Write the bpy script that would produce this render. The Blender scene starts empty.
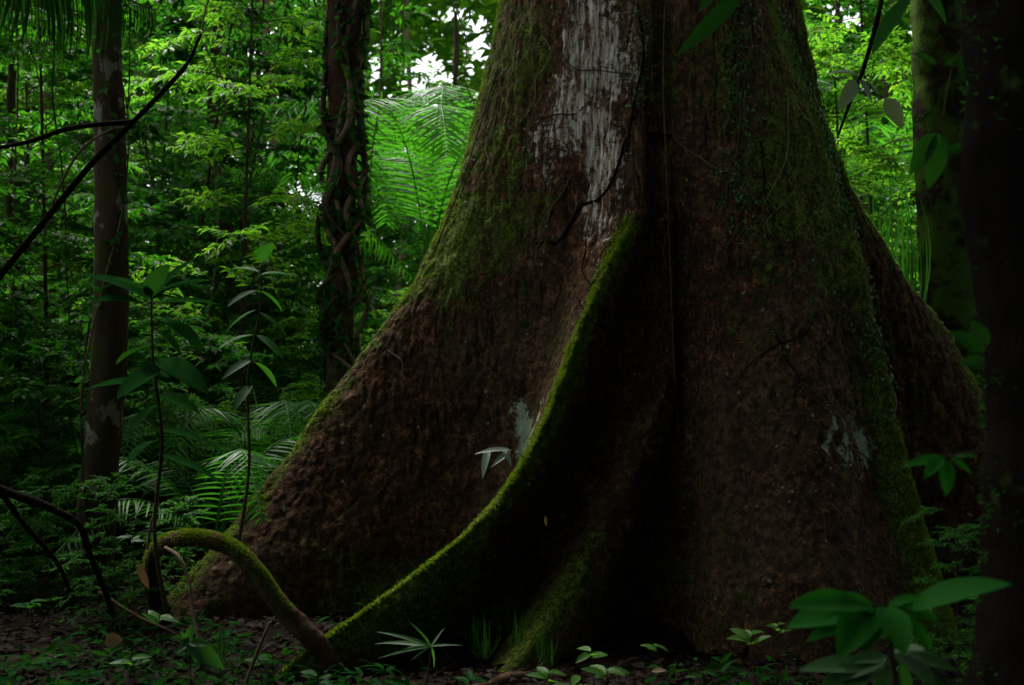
import bpy, math, random
import numpy as np
from mathutils import Vector
R = math.radians
rng = np.random.default_rng(7)
random.seed(7)
sc = bpy.context.scene
COL = sc.collection
FX, HZ, CAMZ = 1138.0, 400.0, 1.25

# ------------------------------------------------------------------ helpers
def at(px, py, D):
    return np.array([(px-512)*D/FX, D, CAMZ+(HZ-py)*D/FX])

def hash3(i, j, k, s):
    n = (i*374761393 + j*668265263 + k*2147483647 + s*1274126177) & 0xffffffff
    n = ((n ^ (n >> 13))*1274126177) & 0xffffffff
    n = ((n ^ (n >> 16))*2246822519) & 0xffffffff
    return ((n ^ (n >> 15)) & 0xffffff)/float(0xffffff)

def vnoise(p, s=0):
    p = np.asarray(p, float)
    f = np.floor(p).astype(np.int64); t = p-f; t = t*t*(3-2*t)
    i, j, k = f[..., 0], f[..., 1], f[..., 2]
    out = 0
    for a in (0, 1):
        wa = t[..., 0] if a else 1-t[..., 0]
        for b in (0, 1):
            wb = t[..., 1] if b else 1-t[..., 1]
            for c in (0, 1):
                wc = t[..., 2] if c else 1-t[..., 2]
                out = out + wa*wb*wc*hash3(i+a, j+b, k+c, s)
    return out*2-1

def fbm(p, oct=4, s=0):
    p = np.asarray(p, float); a = 1.0; o = 0; tot = 0
    for q in range(oct):
        o = o + a*vnoise(p*(2.03**q)+q*17.3, s+q); tot += a; a *= .5
    return o/tot

def cr(pts, n):
    """catmull-rom through pts, n samples"""
    P = np.asarray(pts, float)
    if len(P) == 2:
        t = np.linspace(0, 1, n)[:, None]; return P[0]*(1-t)+P[1]*t
    Q = np.vstack([2*P[0]-P[1], P, 2*P[-1]-P[-2]])
    u = np.linspace(0, len(P)-1-1e-6, n); k = u.astype(int); t = (u-k)[:, None]
    a, b, c, d = Q[k], Q[k+1], Q[k+2], Q[k+3]
    return .5*((2*b)+(-a+c)*t+(2*a-5*b+4*c-d)*t*t+(-a+3*b-3*c+d)*t**3)

def nrm(v):
    v = np.asarray(v, float)
    return v/np.maximum(np.linalg.norm(v, axis=-1, keepdims=True), 1e-9)

class MB:
    def __init__(s):
        s.v = []; s.f3 = []; s.f4 = []; s.r = []; s.n = 0
    def add(s, v, f4=None, f3=None, r=None):
        v = np.asarray(v, float).reshape(-1, 3)
        if r is None: r = rng.random()
        s.r.append(np.broadcast_to(np.asarray(r, float), (len(v),)))
        s.v.append(v)
        if f4 is not None and len(f4): s.f4.append(np.asarray(f4, np.int64)+s.n)
        if f3 is not None and len(f3): s.f3.append(np.asarray(f3, np.int64)+s.n)
        s.n += len(v)
    def tube(s, pts, rad, k=8, n=None, bump=0, bs=6, r=None, cap=True, smooth=True):
        pts = np.asarray(pts, float)
        if smooth and n is None: n = max(4, len(pts)*4)
        rad = np.atleast_1d(np.asarray(rad, float))
        C = cr(pts, n) if smooth else pts
        m = len(C)
        rr = np.interp(np.linspace(0, 1, m), np.linspace(0, 1, len(rad)), rad)
        T = nrm(np.gradient(C, axis=0))
        ref = np.array([0, 0, 1.0]) if abs(T[:, 2]).mean() < .7 else np.array([0, 1.0, 0])
        A = nrm(np.cross(T, ref)); B = np.cross(T, A)
        th = np.linspace(0, 2*np.pi, k, endpoint=False)
        V = C[:, None]+(A[:, None]*np.cos(th)[None, :, None]+B[:, None]*np.sin(th)[None, :, None])*rr[:, None, None]
        if bump:
            nn = nrm(V-C[:, None]); V = V+nn*(fbm(V*bs, 3)*bump)[..., None]
        i = np.arange(m-1)[:, None]; j = np.arange(k)[None, :]
        f = np.stack([i*k+j, i*k+(j+1) % k, (i+1)*k+(j+1) % k, (i+1)*k+j], -1).reshape(-1, 4)
        V = V.reshape(-1, 3)
        f3 = []
        if cap:
            V = np.vstack([V, C[0], C[-1]]); a = m*k
            f3 = [(a, (q+1) % k, q) for q in range(k)]+[(a+1, (m-1)*k+q, (m-1)*k+(q+1) % k) for q in range(k)]
        s.add(V, f, f3, r)
    def leaves(s, tv, tf3, tf4, O, X, Z, S, W=None, r=None):
        """instances of a template: origin, direction, normal, length, width"""
        O = np.asarray(O); 
        if not len(O): return
        X = nrm(X); Y = nrm(np.cross(Z, X)); Z = np.cross(X, Y)
        S = np.broadcast_to(np.asarray(S, float), (len(O),)); W = S if W is None else np.broadcast_to(np.asarray(W, float), (len(O),))
        V = O[:, None]+X[:, None]*(tv[None, :, 0, None]*S[:, None, None])+Y[:, None]*(tv[None, :, 1, None]*W[:, None, None])+Z[:, None]*(tv[None, :, 2, None]*S[:, None, None]+.35*np.abs(tv[None, :, 1, None])*W[:, None, None])
        n = len(tv); off = (np.arange(len(O))*n)[:, None, None]
        r = rng.random(len(O)) if r is None else np.broadcast_to(r, (len(O),))
        f3 = (np.asarray(tf3)[None]+off).reshape(-1, 3) if len(tf3) else None
        f4 = (np.asarray(tf4)[None]+off).reshape(-1, 4) if len(tf4) else None
        s.add(V.reshape(-1, 3), f4, f3, np.repeat(r, n))
    def mesh(s, name, smooth=True, attrs=None):
        me = bpy.data.meshes.new(name)
        V = np.concatenate(s.v)
        f3 = np.concatenate(s.f3) if s.f3 else np.zeros((0, 3), np.int64)
        f4 = np.concatenate(s.f4) if s.f4 else np.zeros((0, 4), np.int64)
        nl = f3.size+f4.size; npoly = len(f3)+len(f4)
        me.vertices.add(len(V)); me.vertices.foreach_set('co', V.astype(np.float32).ravel())
        me.loops.add(nl); me.loops.foreach_set('vertex_index', np.concatenate([f3.ravel(), f4.ravel()]).astype(np.int32))
        me.polygons.add(npoly)
        st = np.concatenate([np.arange(len(f3))*3, len(f3)*3+np.arange(len(f4))*4]).astype(np.int32)
        me.polygons.foreach_set('loop_start', st)
        me.update(calc_edges=True)
        me.polygons.foreach_set('use_smooth', np.full(npoly, smooth))
        a = me.attributes.new('rnd', 'FLOAT', 'POINT'); a.data.foreach_set('value', np.concatenate(s.r).astype(np.float32))
        for k, v in (attrs or {}).items():
            a = me.attributes.new(k, 'FLOAT', 'POINT'); a.data.foreach_set('value', np.asarray(v, np.float32).ravel())
        me.validate()
        return me
    def build(s, name, mat, parent=None, smooth=True, attrs=None):
        me = s.mesh(name, smooth, attrs); me.materials.append(mat)
        o = bpy.data.objects.new(name, me); COL.objects.link(o)
        if parent is not None: o.parent = parent
        return o

def tag(o, label=None, cat=None, group=None, kind=None):
    if label: o['label'] = label
    if cat: o['category'] = cat
    if group: o['group'] = group
    if kind: o['kind'] = kind
    return o
def empty(name, loc, rz=0, label=None, cat=None, group=None):
    e = bpy.data.objects.new(name, None); COL.objects.link(e)
    e.location = tuple(loc); e.rotation_euler = (0, 0, rz); e.empty_display_size = .1
    return tag(e, label, cat, group)
def copy_tree(o, parent=None):
    c = o.copy(); COL.objects.link(c)
    if parent is not None: c.parent = parent
    for ch in [x for x in kids.get(o.name, [])]: copy_tree(ch, c)
    return c
kids = {}
def register(o):
    kids[o.name] = [c for c in o.children]
    for c in kids[o.name]: register(c)
def ground_z(x, y):
    p = np.stack([np.asarray(x, float), np.asarray(y, float), np.zeros_like(np.asarray(x, float))], -1)
    d = np.sqrt(p[..., 0]**2+p[..., 1]**2)
    return .10*fbm(p*.35, 2, 5)+.03*fbm(p*2.3, 3, 9)-.03+np.clip(d-30, 0, 400)*.02-.15*np.exp(-((p[...,0]-.3)/2.6)**2-((p[...,1]-5.9)/1.5)**2)

# ------------------------------------------------------------------ materials
def newmat(name):
    m = bpy.data.materials.new(name); m.use_nodes = True
    nt = m.node_tree; nt.nodes.clear(); return m, nt
def N(nt, t, **kw):
    n = nt.nodes.new(t)
    for k, v in kw.items():
        if k.startswith('i_'):
            key = k[2:]; key = int(key) if key.isdigit() else key.replace('_', ' ')
            n.inputs[key].default_value = v
        else: setattr(n, k, v)
    return n
def ramp(nt, src, stops):
    r = nt.nodes.new('ShaderNodeValToRGB'); e = r.color_ramp.elements
    while len(e) < len(stops): e.new(.5)
    for q, (p, c) in zip(e, stops):
        q.position = p; q.color = (c[0], c[1], c[2], 1) if hasattr(c, '__len__') else (c, c, c, 1)
    nt.links.new(src, r.inputs[0]); return r.outputs[0]
def mixc(nt, f, a, b):
    m = nt.nodes.new('ShaderNodeMix'); m.data_type = 'RGBA'
    for s_, v in ((m.inputs[0], f), (m.inputs[6], a), (m.inputs[7], b)):
        if hasattr(v, 'is_output'): nt.links.new(v, s_)
        elif hasattr(v, '__len__'): s_.default_value = (*v, 1)
        else: s_.default_value = v
    return m.outputs[2]
def math_(nt, op, a, b=0., c=None, clamp=False):
    m = nt.nodes.new('ShaderNodeMath'); m.operation = op; m.use_clamp = clamp
    for s_, v in zip(m.inputs, (a, b, c)):
        if v is None: continue
        if hasattr(v, 'is_output'): nt.links.new(v, s_)
        else: s_.default_value = v
    return m.outputs[0]
def attr(nt, n): return N(nt, 'ShaderNodeAttribute', attribute_name=n).outputs['Fac']
def noise(nt, scale, detail=4, vec=None, rough=.55):
    n = N(nt, 'ShaderNodeTexNoise', i_Scale=scale, i_Detail=detail, i_Roughness=rough)
    if vec is not None: nt.links.new(vec, n.inputs['Vector'])
    return n.outputs['Fac']
def objco(nt, scale=(1, 1, 1)):
    t = N(nt, 'ShaderNodeTexCoord'); m = N(nt, 'ShaderNodeMapping'); m.inputs['Scale'].default_value = scale
    nt.links.new(t.outputs['Object'], m.inputs[0]); return m.outputs[0]

def leaf_mat(name, c1, c2, trans=.45, rough=.4, spec=.5, tcol=None):
    m, nt = newmat(name)
    a = attr(nt, 'rnd')
    col = ramp(nt, a, [(0, c1), (.85, c2), (1, (c2[0]*1.5, c2[1]*1.15, c2[2]))])
    nz = noise(nt, 9, 3, objco(nt))
    col = mixc(nt, math_(nt, 'MULTIPLY', nz, .5), col, (c1[0]*.55, c1[1]*.55, c1[2]*.5))
    b = N(nt, 'ShaderNodeBsdfPrincipled', i_Roughness=rough); b.inputs['Specular IOR Level'].default_value = spec
    nt.links.new(col, b.inputs['Base Color'])
    tr = N(nt, 'ShaderNodeBsdfTranslucent')
    tc = tcol or (1.0, 1.0, .35)
    mm = nt.nodes.new('ShaderNodeMix'); mm.data_type = 'RGBA'; mm.blend_type = 'MULTIPLY'; mm.inputs[0].default_value = 1
    nt.links.new(col, mm.inputs[6]); mm.inputs[7].default_value = (*[q*2.4 for q in tc], 1)
    nt.links.new(mm.outputs[2], tr.inputs[0])
    mx = N(nt, 'ShaderNodeMixShader', i_0=trans); nt.links.new(b.outputs[0], mx.inputs[1]); nt.links.new(tr.outputs[0], mx.inputs[2])
    o = N(nt, 'ShaderNodeOutputMaterial'); nt.links.new(mx.outputs[0], o.inputs[0]); return m

def bark_mat(name, c1, c2, moss=(.045, .085, .012), lichen=(.32, .36, .28), mossamt=.5, lich=.0, vs=.25, scale=14, bump=.6):
    m, nt = newmat(name)
    v = objco(nt, (1, 1, vs)); v1 = objco(nt)
    n1 = noise(nt, scale, 8, v, .65); n2 = noise(nt, scale*4.3, 6, v, .7); n3 = noise(nt, 2.3, 5, v1, .6)
    n4 = noise(nt, 7.7, 6, v1, .65)
    col = ramp(nt, n1, [(.3, c1), (.7, c2)])
    col = mixc(nt, math_(nt, 'MULTIPLY', n2, .6), col, tuple(q*.3 for q in c1))
    f = math_(nt, 'ADD', math_(nt, 'MULTIPLY', n3, .6), math_(nt, 'MULTIPLY', n4, .4))
    mf = ramp(nt, f, [(.62-.2*mossamt, 0), (.70-.2*mossamt, 1)])
    col = mixc(nt, mf, col, moss)
    if lich:
        l = ramp(nt, noise(nt, 5.5, 6, objco(nt, (1.2, 1.2, .9)), .6), [(.60-lich*.15, 0), (.64-lich*.15, 1)])
        col = mixc(nt, l, col, lichen)
    b = N(nt, 'ShaderNodeBsdfPrincipled', i_Roughness=1.); b.inputs['Specular IOR Level'].default_value = .04
    nt.links.new(col, b.inputs['Base Color'])
    bp = N(nt, 'ShaderNodeBump', i_Strength=bump, i_Distance=.02)
    nt.links.new(math_(nt, 'ADD', n1, math_(nt, 'MULTIPLY', n2, .4)), bp.inputs['Height']); nt.links.new(bp.outputs[0], b.inputs['Normal'])
    o = N(nt, 'ShaderNodeOutputMaterial'); nt.links.new(b.outputs[0], o.inputs[0]); return m

def giant_mat():
    m, nt = newmat('buttress_bark')
    vs = objco(nt, (1, 1, .22)); v = objco(nt)
    fine = noise(nt, 60, 8, v, .7); fib = noise(nt, 38, 8, vs, .7); mid = noise(nt, 7, 8, v, .68); big = noise(nt, 1.6, 5, v, .6)
    col = ramp(nt, mid, [(.34, (.038, .019, .010)), (.45, (.135, .064, .029)), (.56, (.26, .12, .050)), (.68, (.40, .22, .11))])
    col = mixc(nt, ramp(nt, fib, [(.42, .75), (.60, 0)]), col, (.026, .014, .010))
    col = mixc(nt, ramp(nt, fine, [(.42, .9), (.54, 0)]), col, (.020, .012, .007))
    col = mixc(nt, ramp(nt, big, [(.42, 0), (.62, .45)]), col, (.13, .10, .05))
    vo = N(nt, 'ShaderNodeTexVoronoi', i_Scale=46.); nt.links.new(v, vo.inputs['Vector'])
    fl = math_(nt, 'MULTIPLY', ramp(nt, vo.outputs['Distance'], [(.10, 1), (.22, 0)]), ramp(nt, noise(nt, 9, 4, v), [(.56, 0), (.66, 1)]))
    col = mixc(nt, math_(nt, 'MULTIPLY', fl, .55), col, (.27, .15, .10))
    cell = N(nt, 'ShaderNodeTexVoronoi', i_Scale=34.); nt.links.new(v, cell.inputs['Vector'])
    cv = N(nt, 'ShaderNodeSeparateColor'); nt.links.new(cell.outputs['Color'], cv.inputs[0])
    col = mixc(nt, ramp(nt, cv.outputs[0], [(.2, .75), (.6, 0)]), col, (.03, .018, .011))
    fk = math_(nt, 'MULTIPLY', ramp(nt, cv.outputs[1], [(.988, 0), (.993, .7)]), ramp(nt, cell.outputs['Distance'], [(.2, 1), (.5, 0)]))
    col = mixc(nt, fk, col, (.42, .40, .32))
    # pale bark streaks
    pal = attr(nt, 'pale')
    st = noise(nt, 30, 8, objco(nt, (1, 1, .10)), .72); st2 = noise(nt, 9, 7, objco(nt, (1, 1, .8)), .68)
    pf = math_(nt, 'ADD', math_(nt, 'MULTIPLY', st, .30), math_(nt, 'ADD', math_(nt, 'MULTIPLY', st2, .32), math_(nt, 'MULTIPLY', noise(nt, 32, 6, v, .75), .38)))
    pf = math_(nt, 'ADD', pf, math_(nt, 'MULTIPLY', pal, .195))
    pf = ramp(nt, pf, [(.645, 0), (.70, 1)])
    pcol = ramp(nt, st, [(.40, (.09, .06, .04)), (.48, (.28, .235, .165)), (.60, (.62, .60, .50))])
    col = mixc(nt, pf, col, pcol)
    # lichen
    li = attr(nt, 'lichen')
    lf = math_(nt, 'ADD', math_(nt, 'MULTIPLY', noise(nt, 40, 8, v, .78), 1.), math_(nt, 'MULTIPLY', li, .50))
    lf = ramp(nt, lf, [(.765, 0), (.85, 1)])
    col = mixc(nt, lf, col, ramp(nt, fine, [(.3, (.18, .25, .14)), (.7, (.42, .52, .34))]))
    # moss
    mo = attr(nt, 'moss')
    mf = math_(nt, 'ADD', math_(nt, 'ADD', math_(nt, 'MULTIPLY', noise(nt, 11, 8, v, .72), .75), math_(nt, 'MULTIPLY', noise(nt, 2.1, 4, v, .6), .25)), math_(nt, 'MULTIPLY', mo, .42))
    mf = ramp(nt, mf, [(.70, 0), (.82, 1)])
    mcol = ramp(nt, noise(nt, 45, 6, v, .7), [(.38, (.022, .034, .007)), (.5, (.072, .10, .015)), (.62, (.16, .21, .032))])
    col = mixc(nt, mf, col, mcol)
    b = N(nt, 'ShaderNodeBsdfPrincipled', i_Roughness=.9); b.inputs['Specular IOR Level'].default_value = .06
    nt.links.new(col, b.inputs['Base Color'])
    h = math_(nt, 'ADD', math_(nt, 'MULTIPLY', fine, .35), math_(nt, 'ADD', math_(nt, 'MULTIPLY', fib, .5), mid))
    h = math_(nt, 'ADD', h, math_(nt, 'MULTIPLY', mf, .3))
    bp = N(nt, 'ShaderNodeBump', i_Strength=1., i_Distance=.05)
    nt.links.new(h, bp.inputs['Height']); nt.links.new(bp.outputs[0], b.inputs['Normal'])
    o = N(nt, 'ShaderNodeOutputMaterial'); nt.links.new(b.outputs[0], o.inputs[0]); return m

def soil_mat():
    m, nt = newmat('forest_soil'); v = objco(nt)
    a = noise(nt, 3, 8, v, .7); b_ = noise(nt, 28, 8, v, .7)
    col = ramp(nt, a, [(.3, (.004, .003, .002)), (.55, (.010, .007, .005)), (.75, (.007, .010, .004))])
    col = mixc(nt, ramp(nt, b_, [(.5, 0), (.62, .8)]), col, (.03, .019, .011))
    b = N(nt, 'ShaderNodeBsdfPrincipled', i_Roughness=1.); b.inputs['Specular IOR Level'].default_value = .03; nt.links.new(col, b.inputs['Base Color'])
    bp = N(nt, 'ShaderNodeBump', i_Strength=1., i_Distance=.03); nt.links.new(b_, bp.inputs['Height']); nt.links.new(bp.outputs[0], b.inputs['Normal'])
    o = N(nt, 'ShaderNodeOutputMaterial'); nt.links.new(b.outputs[0], o.inputs[0]); return m

M = {}
M['giant'] = giant_mat(); M['soil'] = soil_mat()
M['leaf'] = leaf_mat('leaf_green', (.014, .085, .009), (.040, .17, .014), .5, .5, .2)
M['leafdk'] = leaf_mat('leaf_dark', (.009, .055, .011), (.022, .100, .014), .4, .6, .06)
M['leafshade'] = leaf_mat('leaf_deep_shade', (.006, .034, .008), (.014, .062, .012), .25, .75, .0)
M['leafnear'] = leaf_mat('leaf_soft_green', (.012, .13, .012), (.03, .21, .018), .45, .7, .08)
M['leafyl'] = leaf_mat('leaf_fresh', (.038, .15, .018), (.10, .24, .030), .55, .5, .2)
M['leafwax'] = leaf_mat('leaf_waxy', (.016, .080, .020), (.04, .13, .03), .35, .55, .22)
M['palm'] = leaf_mat('palm_leaf', (.020, .12, .014), (.045, .19, .02), .5, .45, .35)
M['under'] = leaf_mat('leaf_pale_sheen', (.10, .155, .10), (.16, .22, .15), .2, .5)  # pale leaf tone with the bright sheen of upper faces painted in
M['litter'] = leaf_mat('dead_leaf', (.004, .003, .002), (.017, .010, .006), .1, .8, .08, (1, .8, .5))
M['deadpale'] = leaf_mat('dead_leaf_pale', (.15, .10, .06), (.20, .14, .08), .1, .7, .3, (1, .8, .5))
M['moss'] = leaf_mat('moss_tuft', (.035, .07, .007), (.14, .225, .02), .35, .75, .15)
M['creeper'] = leaf_mat('creeper_leaf', (.018, .07, .014), (.04, .12, .025), .25, .5, .25)
M['barkpale'] = bark_mat('slender_bark', (.032, .024, .014), (.085, .062, .036), mossamt=.55, lich=.12, moss=(.03, .045, .010), lichen=(.15,.15,.10), scale=9)
M['barkred'] = bark_mat('red_bark', (.03, .017, .011), (.085, .045, .03), mossamt=.5, lich=0)
M['barkdk'] = bark_mat('dark_bark', (.005, .004, .003), (.013, .009, .006), mossamt=.2, lich=.0, bump=1)
M['barkmoss'] = bark_mat('mossy_bark', (.016, .012, .008), (.035, .025, .016), mossamt=.8, lich=0, bump=1)
M['twig'] = bark_mat('twig_bark', (.04, .03, .02), (.09, .065, .04), mossamt=.3)
M['twigpale'] = bark_mat('pale_twig', (.12, .09, .055), (.24, .17, .11), mossamt=.1)
M['rootmoss'] = bark_mat('mossy_root', (.06, .035, .022), (.12, .075, .045), moss=(.055, .085, .014), mossamt=.3, scale=20, bump=1)

# ------------------------------------------------------------------ leaf templates
T4v = np.array([(0, 0, 0), (.45, .5, .06), (1, 0, -.08), (.45, -.5, .06), (.5, 0, 0)], float)
T4f3 = [(0, 4, 1), (4, 2, 1), (0, 3, 4), (3, 2, 4)]
def blade(nl=7, wf=None, fold=.12, droop=.25, tipx=1.0):
    us = np.linspace(0, 1, nl); wf = wf or (lambda u: np.sin(np.pi*u**.8)**.8*(1-.25*u))
    v = []; f = []
    for i, u in enumerate(us):
        w = .5*max(wf(u), .02); z = -droop*u*u
        v += [(u*tipx, -w, z), (u*tipx, 0, z), (u*tipx, w, z)]
        if i: a = 3*(i-1); f += [(a, a+3, a+4, a+1), (a+1, a+4, a+5, a+2)]
    return np.array(v, float), f
OV, OF = blade(7)
def strip(nl=5, droop=.22):
    return blade(nl, lambda u: (1-u**2.2)*min(1, .35+3*u), .15, droop)
SV, SF = strip(5); SV3, SF3 = strip(4, .2)
BIGV, BIGF = blade(12, lambda u: np.sin(np.pi*np.clip(u, 0, 1)**.85)**.75, .14, .22)

# ------------------------------------------------------------------ shrub / understory tree
def leafy(seed, height, spread, nb, nt_, nl, ll, asp=.42, low=.25, droop=.25, mleaf='leaf', mstem='twig', tmpl='t', srad=None, name='shrub'):
    g = np.random.default_rng(seed)
    st = MB(); lf = MB()
    srad = srad or .0042*height+.004
    lean = g.normal(0, .05*height, 2)
    spine = cr([(0, 0, -.1), (lean[0]*.3, lean[1]*.3, height*.4), (lean[0], lean[1], height)], 14)
    st.tube(spine, [srad, srad*.7, srad*.25], 7, smooth=False, bump=srad*.15)
    O = []; X = []; Z = []; S = []
    for b in range(nb):
        h = low+(1-low)*((b+g.random())/nb)
        base = np.array([np.interp(h, np.linspace(0, 1, 14), spine[:, q]) for q in range(3)])
        az = b*2.399+g.normal(0, .4); L = spread*(1.05-.55*(h-low)/(1-low))*g.uniform(.6, 1.15)
        el = g.uniform(.1, .75)
        d = np.array([math.cos(az)*math.cos(el), math.sin(az)*math.cos(el), math.sin(el)])
        p = cr([base, base+d*L*.5, base+d*L+np.array([0, 0, -droop*L*g.uniform(.5, 1.3)])], 8)
        st.tube(p, [srad*.35*(1.1-h*.6), srad*.1], 4, smooth=False, cap=False)
        T = nrm(np.gradient(p, axis=0))
        for q in range(nt_):
            t = .25+.75*(q+g.random()*.8)/nt_; k = min(7, int(t*7.99))
            o = p[k]+(p[min(k+1, 7)]-p[k])*(t*7-k if k < 7 else 0)
            side = 1 if q % 2 else -1
            sd = nrm(np.cross(T[k], (0, 0, 1)))*side
            td = nrm(T[k]*g.uniform(.3, 1.)+sd*g.uniform(.4, 1.)+np.array([0, 0, g.uniform(-.35, .35)]))
            tl = L*g.uniform(.22, .5)*(1.1-t*.5)
            e = o+td*tl+np.array([0, 0, -droop*tl*.6])
            st.tube([o, (o+e)/2+np.array([0, 0, tl*.05]), e], [srad*.09, srad*.03+.0008], 3, n=4, cap=False)
            s = np.linspace(.12, 1, nl)
            pos = o+(e-o)*s[:, None]
            alt = np.where(np.arange(nl) % 2 == 0, 1, -1)
            ax = nrm(e-o); hs = nrm(np.cross(ax, (0, 0, 1)))
            dirs = ax*g.uniform(.35, .8, (nl, 1))+hs*alt[:, None]+np.stack([g.normal(0, .2, nl), g.normal(0, .2, nl), g.normal(-.25, .28, nl)], -1)
            dirs[-1] = ax
            O.append(pos); X.append(dirs)
            Z.append(np.stack([g.normal(0, .38, nl), g.normal(0, .38, nl), np.ones(nl)], -1)); S.append(ll*g.uniform(.55, 1.2, nl))
    O = np.concatenate(O); X = np.concatenate(X); Z = np.concatenate(Z); S = np.concatenate(S)
    if tmpl == 't': lf.leaves(T4v, T4f3, [], O, X, Z, S, S*asp)
    else: lf.leaves(OV, [], OF, O, X, Z, S, S*asp)
    e = empty(name, (0, 0, 0))
    st.build('stem', M[mstem], e); lf.build('foliage', M[mleaf], e)
    return e

def frond_mesh(mb, pts, rl, n=34, w=.028, g=None, hang=.3, kind='s', r=.012, sr=None):
    g = g or rng
    C = cr(pts, 24); T = nrm(np.gradient(C, axis=0))
    t = np.linspace(.14, .99, n); idx = t*23; k = np.minimum(idx.astype(int), 22); fr = (idx-k)[:, None]
    P = C[k]*(1-fr)+C[k+1]*fr; Tk = T[k]
    side = nrm(np.cross(Tk, (0, 0, 1))); up = np.cross(side, Tk)
    Ls = rl*np.sin(np.pi*(.12+.83*t))**.7
    for s in (-1, 1):
        d = side*s+Tk*.55+np.array([0, 0, -hang])+g.normal(0, .07, (n, 3))
        z = up+side*s*-.35+g.normal(0, .12, (n, 3))
        mb.leaves(SV, [], SF, P, d, z, Ls*g.uniform(.9, 1.08, n), w*g.uniform(.8, 1.2, n), r=g.uniform(.2, .8))
    return C

def palm(seed, nf, L, rl, trunk=0, w=.03, mleaf='palm', n=34, upr=.9, hang=.3, name='palm'):
    g = np.random.default_rng(seed); e = empty(name, (0, 0, 0))
    if trunk:
        s = MB(); s.tube([(0, 0, -.1), (.03, 0, trunk*.5), (0, 0, trunk)], [.05, .04, .045], 8, bump=.006, bs=20); s.build('trunk', M['twig'], e)
    for i in range(nf):
        az = i*2.399+g.normal(0, .2); u = g.uniform(.5, 1.)*upr
        d = np.array([math.cos(az), math.sin(az), 0]); l = L*g.uniform(.8, 1.1)
        z0 = np.array([0, 0, trunk])
        pts = [z0, z0+d*l*.25+np.array([0, 0, l*.55*u]), z0+d*l*.6+np.array([0, 0, l*.72*u]), z0+d*l*.95+np.array([0, 0, l*(.72*u-.3)])]
        m = MB(); C = frond_mesh(m, pts, rl, n, w, g, hang); m.tube(C, [.012, .004], 5, smooth=False)
        m.build('frond', M[mleaf], e)
    return e

# ================================================================== GIANT BUTTRESS TREE
def track(pts, raw=False):
    P = np.array([at(*p) if not raw else p for p in pts]); P = P[np.argsort(P[:, 2])]
    def f(z):
        x = np.interp(z, P[:, 2], P[:, 0]); y = np.interp(z, P[:, 2], P[:, 1])
        # continue below the lowest point along the last slope
        a, b = P[0], P[1]; s = (b-a)/(b[2]-a[2]); lo = z < a[2]
        x = np.where(lo, a[0]+s[0]*(z-a[2])*.6, x); y = np.where(lo, a[1]+s[1]*(z-a[2])*.6, y)
        return np.stack([x, y], -1)
    return f
cx, cy, cr0 = .955, 8.25, 1.07
def circ(ang, r=cr0): return (cx+r*math.cos(R(ang)), cy+r*math.sin(R(ang)))
TOP = 13.
def up(f_pts, ang):     # continue a track above the frame onto the round bole
    a = circ(ang, 1.0); b = circ(ang, .9)
    return f_pts+[(a[0], a[1], 6.5), (b[0], b[1], TOP)]
W = lambda l: [tuple(at(*p)) for p in l]
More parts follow.
